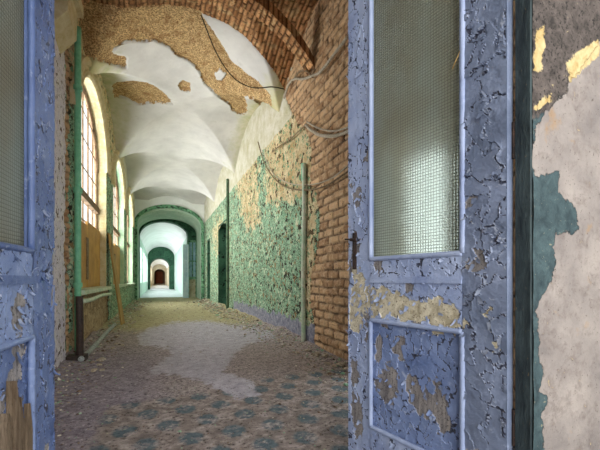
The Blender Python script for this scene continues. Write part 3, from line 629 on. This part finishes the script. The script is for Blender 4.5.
# splintered bare wood at the foot of the left leaf
m = MB(); R_ = random.Random(4)
for i, (x0, wd, top) in enumerate(((.38, .05, .62), (.425, .045, .70), (.465, .04, .64), (.50, .035, .55), (.53, .03, .60))):
    y0 = .012+.004*(i % 2)
    m.add([(x0, y0-.01, .03), (x0+wd, y0-.01, .03), (x0+wd*.9, y0-.01, top-.09), (x0+wd*.35, y0-.006, top), (x0, -y0, .03), (x0+wd, -y0, .03), (x0+wd*.9, -y0, top-.09), (x0+wd*.35, -y0, top)],
          [(0, 1, 2, 3), (1, 5, 6, 2), (0, 3, 7, 4), (4, 7, 6, 5), (3, 2, 6, 7)])
m.build('splintered_wood', mottled('split_wood', L(104, 86, 68), L(150, 132, 110), L(70, 58, 48), 14, local=True, st=(5, 5, .5)), left, label='splintered bare brown wood')

# ---------------------------------------------------------------- pipes, cables, boards
m = MB(); m.tube([(UL+.05, 5.18, z) for z in np.linspace(.06, 4.2, 30)], .038, 12); m.build('riser_pipe', PIPE, smooth=True)
rp = bpy.data.objects['riser_pipe']; tag(rp, 'bright green heating riser pipe beside the first window on the left', 'pipe')
for z_ in (.9, 2.1, 3.4): MB().tube([(UL+.05, 5.18, z_), (UL+.05, 5.18, z_+.06)], .052, 12).build('pipe_socket', PIPE, rp)
m = MB(); m.tube([(UL+.1, v_, .72+.01*math.sin(v_*3)) for v_ in np.linspace(5.2, 8.0, 20)], .03, 10); tag(m.build('heating_pipe', PALEPIPE, smooth=True), 'pale green horizontal pipe running under the first window sill', 'pipe')
m = MB(); m.tube([(UL+.16, v_, .07+.01*math.sin(v_*2)) for v_ in np.linspace(4.75, 8.2, 24)], .032, 10); tag(m.build('heating_pipe', mottled('grimy_pale_paint', L(140, 154, 150), L(186, 192, 190), L(96, 84, 74), 12, .6, .004, speck=.56), smooth=True), 'low pale pipe lying along the foot of the left wall', 'pipe')
m = MB(); m.tube([(UL+.13, 4.86, .04), (UL+.13, 4.86, .45), (UL+.12, 4.88, .8)], .04, 10).box(UL+.0, UL+.2, 4.78, 4.95, 0, .1); tag(m.build('iron_stub', IRON), 'short rusty iron stub standing at the foot of the green riser pipe', 'pipe')
x_, v_, z_ = on_u(304, 190, UR-.03)
m = MB(); m.tube([(UR-.035, v_+.02*math.sin(z*2), z) for z in np.linspace(.03, 2.75, 30)], [.034]*29+[.03], 10); pp = tag(m.build('drain_pipe', PALEPIPE, smooth=True), 'pale flaking vertical pipe between green plaster and bare brick', 'pipe')
m = MB(); m.tube([(UR-.035, v_, 2.5), (UR-.035, v_, 2.76)], .038, 10); m.build('pipe_end', PIPE, pp, label='brighter green top end')
m = MB(); m.tube([(UR-.04, 11.2, z) for z in np.linspace(.03, 4.2, 20)], .04, 8); tag(m.build('drain_pipe', DARKPIPE, smooth=True), 'thin dark vertical pipe beside the dark doorway in the right wall', 'pipe')
def cable(pts, r, mat, label, u=UR-.045, ceil=False, n=8):
    P_ = [on_ceiling(*p) if ceil else on_u(p[0], p[1], u+(p[2] if len(p) > 2 else 0)) for p in pts]
    m = MB(); m.tube(smoothpath(P_), r, 7); o = m.build('cable', mat, smooth=True); tag(o, label, 'cable', None); return o
cable([(201, 15), (208, 33), (215, 50), (224, 66), (235, 79), (247, 86), (258, 88), (272, 87), (284, 89)], .009, BLACK, 'thin black cable hanging in a curve below the stripped vault', ceil=True)
cable([(284, 98), (289, 84), (295, 79), (303, 79), (312, 76), (320, 72), (333, 56), (348, 36)], .019, WHITEC, 'thick pale cable bending round the brick corner below the vault')
cable([(292, 82), (299, 72), (306, 71), (313, 77)], .014, TANC, 'short frayed cable loop at the top brick corner')
cable([(306, 125), (311, 130), (320, 135), (334, 136), (350, 131)], .022, WHITEC, 'pale cable with torn white wrapping across the upper brickwork')
cable([(307, 122), (318, 128), (333, 131), (350, 127)], .012, WHITEC, 'thinner pale cable lying just above the wrapped one')
cable([(272, 152), (278, 147), (290, 139), (300, 130), (306, 124)], .011, TANC, 'brown cable rising from the green plaster to the wrapped cable')
cable([(258, 142), (264, 162), (274, 178), (286, 187), (304, 190), (325, 186), (350, 170)], .012, TANC, 'brown cable sagging across plaster and brick, lowest of the wall cables')
cable([(262, 150), (272, 172), (286, 182), (305, 185), (328, 180), (350, 164)], .008, WHITEC, 'pale cable sagging just above the lowest brown one')
m = MB(); R_ = random.Random(5)
for s_ in range(1):
    a_, b_ = np.array(on_u(113, 318, UL+.22)), np.array(on_u(124, 318, UL+.22))
m.add([(UL+.03, 8.35, 1.98), (UL+.03, 8.75, 2.0), (UL+.30, 8.75, .03), (UL+.28, 8.35, .03), (UL+.0, 8.35, 1.98), (UL+.0, 8.75, 2.0), (UL+.27, 8.75, .03), (UL+.25, 8.35, .03)], [(0, 1, 2, 3), (7, 6, 5, 4), (0, 3, 7, 4), (1, 5, 6, 2), (0, 4, 5, 1), (3, 2, 6, 7)])
tag(m.build('leaning_board', PLANK), 'long raw board leaning on the left wall between two windows', 'board')

# glazed leaves standing open inside the far portal
def far_leaf(v, u0, u1, z1, mat, label, tan_low):
    o = empty('glazed_door', (u0, v, 0), label=label, cat='door'); w_ = u1-u0
    MB().box(0, .1, 0, .05, 0, z1).box(w_-.1, w_, 0, .05, 0, z1).box(.1, w_-.1, 0, .05, z1-.12, z1).box(.1, w_-.1, 0, .05, 1.0, 1.15).box(.1, w_-.1, 0, .05, 2.0, 2.06).box(w_/2-.025, w_/2+.025, 0, .05, 1.1, z1-.1).build('frame', mat, o)
    MB().box(.1, w_-.1, .01, .04, .0, 1.0).build('panel', FART if tan_low else mat, o)
    MB().box(.1, w_-.1, .02, .026, 1.15, z1-.12).build('glass', mottled('blue_pane', L(120, 160, 180), L(170, 200, 210), L(90, 110, 120), 3, .2), o)
far_leaf(20.45, 1.50, 2.03, 3.2, PORTG, 'green glazed door leaf with a bare tan lower panel inside the far archway', True)
far_leaf(19.9, 1.22, 1.52, 2.9, BLUEW, 'narrow pale blue door leaf at the right jamb of the far archway', False)

# ---------------------------------------------------------------- rubble
m = MB(); R_ = random.Random(9); VV = []; FF = []; RR = []; n = 0
shape = [(-1, -1, 0), (1, -.8, 0), (.9, 1, 0), (-.8, .9, 0), (-.5, -.6, 1), (.6, -.4, .9), (.4, .6, 1), (-.5, .5, .8)]
faces = np.array([(0, 1, 5, 4), (1, 2, 6, 5), (2, 3, 7, 6), (3, 0, 4, 7), (4, 5, 6, 7)])
def heapz(u, v):
    return float((math.exp(-max(0, UR-u)/.16)*(.05+.13*fbm(np.array([v*1.7]), np.array([u*3.]), o=3, s=12)[0])*min(1, max(.25, (v-3)/3)) if u > 1.2 else 0)+(math.exp(-max(0, u-UL)/.16)*(.03+.12*fbm(np.array([v*2.1]), np.array([u*3.]), o=3, s=14)[0])*(v > 3) if u < 0 else 0))
for i in range(9000):
    v = 1.7+15.5*R_.random()**1.7; q = R_.random()
    if q < .36: u = UR-.02-abs(R_.gauss(0, .28)); big = 1.5
    elif q < .62: u = UL+.02+abs(R_.gauss(0, .22)); big = 1.4
    else: u = R_.uniform(UL, UR); big = .75
    if not UL < u < UR: continue
    s_ = big*R_.uniform(.0025, .009)*(.55+v*.12)*(2.0 if R_.random() < .05 else 1); a_ = R_.uniform(0, 6.3); hz = heapz(u, v)
    for (x, y, z) in shape:
        x, y, z = x*s_*(1+.4*R_.random()), y*s_*.8, z*s_*.8
        VV.append((u+x*math.cos(a_)-y*math.sin(a_), v+x*math.sin(a_)+y*math.cos(a_), hz+z-.002)); RR.append(0)
    c_ = R_.random(); c_ = .72+.06*R_.random() if (c_ < .08) else (c_*.62+(.38 if R_.random() < (.5 if big > 1 else .2) else 0)); RR[-8:] = [c_]*8
    n += 1
q = (faces[None]+8*np.arange(n)[:, None, None]).reshape(-1, 4)
m.add(VV, q, rnd=np.array(RR)); tag(m.build('rubble', RUB), 'crumbs of fallen plaster and paint scattered over the floor', 'rubble', kind='stuff')

# bigger lumps of fallen plaster, each on its own
cm = mottled('chunk_plaster', L(150, 136, 118), L(206, 196, 178), L(110, 92, 74), 30, local=True)
def chunk(u, v, r_, sd, label, group):
    R2 = random.Random(sd); th = [2*math.pi*i/9 for i in range(9)]; V_ = []
    for z, k in ((0, 1), (.35, 1.05), (.75, .7)):
        V_ += [(r_*k*(1+.35*R2.uniform(-1, 1))*math.cos(t), r_*k*.75*(1+.35*R2.uniform(-1, 1))*math.sin(t), r_*z*.8) for t in th]
    f = [(a*9+i, a*9+(i+1) % 9, a*9+9+(i+1) % 9, a*9+9+i) for a in (0, 1) for i in range(9)]+[tuple(range(18, 27))]
    o = MB().add(V_, f).build('plaster_chunk', cm); o.location = (u, v, heapz(u, v)+.012); o.rotation_euler = (R2.uniform(-.2, .2), R2.uniform(-.2, .2), R2.uniform(0, 6)); tag(o, label, 'rubble', group)
for i in range(34):
    v = 3.3+12*random.random()**1.4; chunk(UR-.12-abs(random.gauss(0, .14)), v, random.uniform(.02, .045)*(1+v*.05), i, 'lump of fallen plaster along the foot of the right wall', 'plaster lumps by the right wall')
for i in range(20):
    v = 4.3+10*random.random()**1.3; chunk(UL+.34+abs(random.gauss(0, .12)), v, random.uniform(.02, .04)*(1+v*.05), 100+i, 'lump of fallen plaster along the foot of the left wall', 'plaster lumps by the left wall')
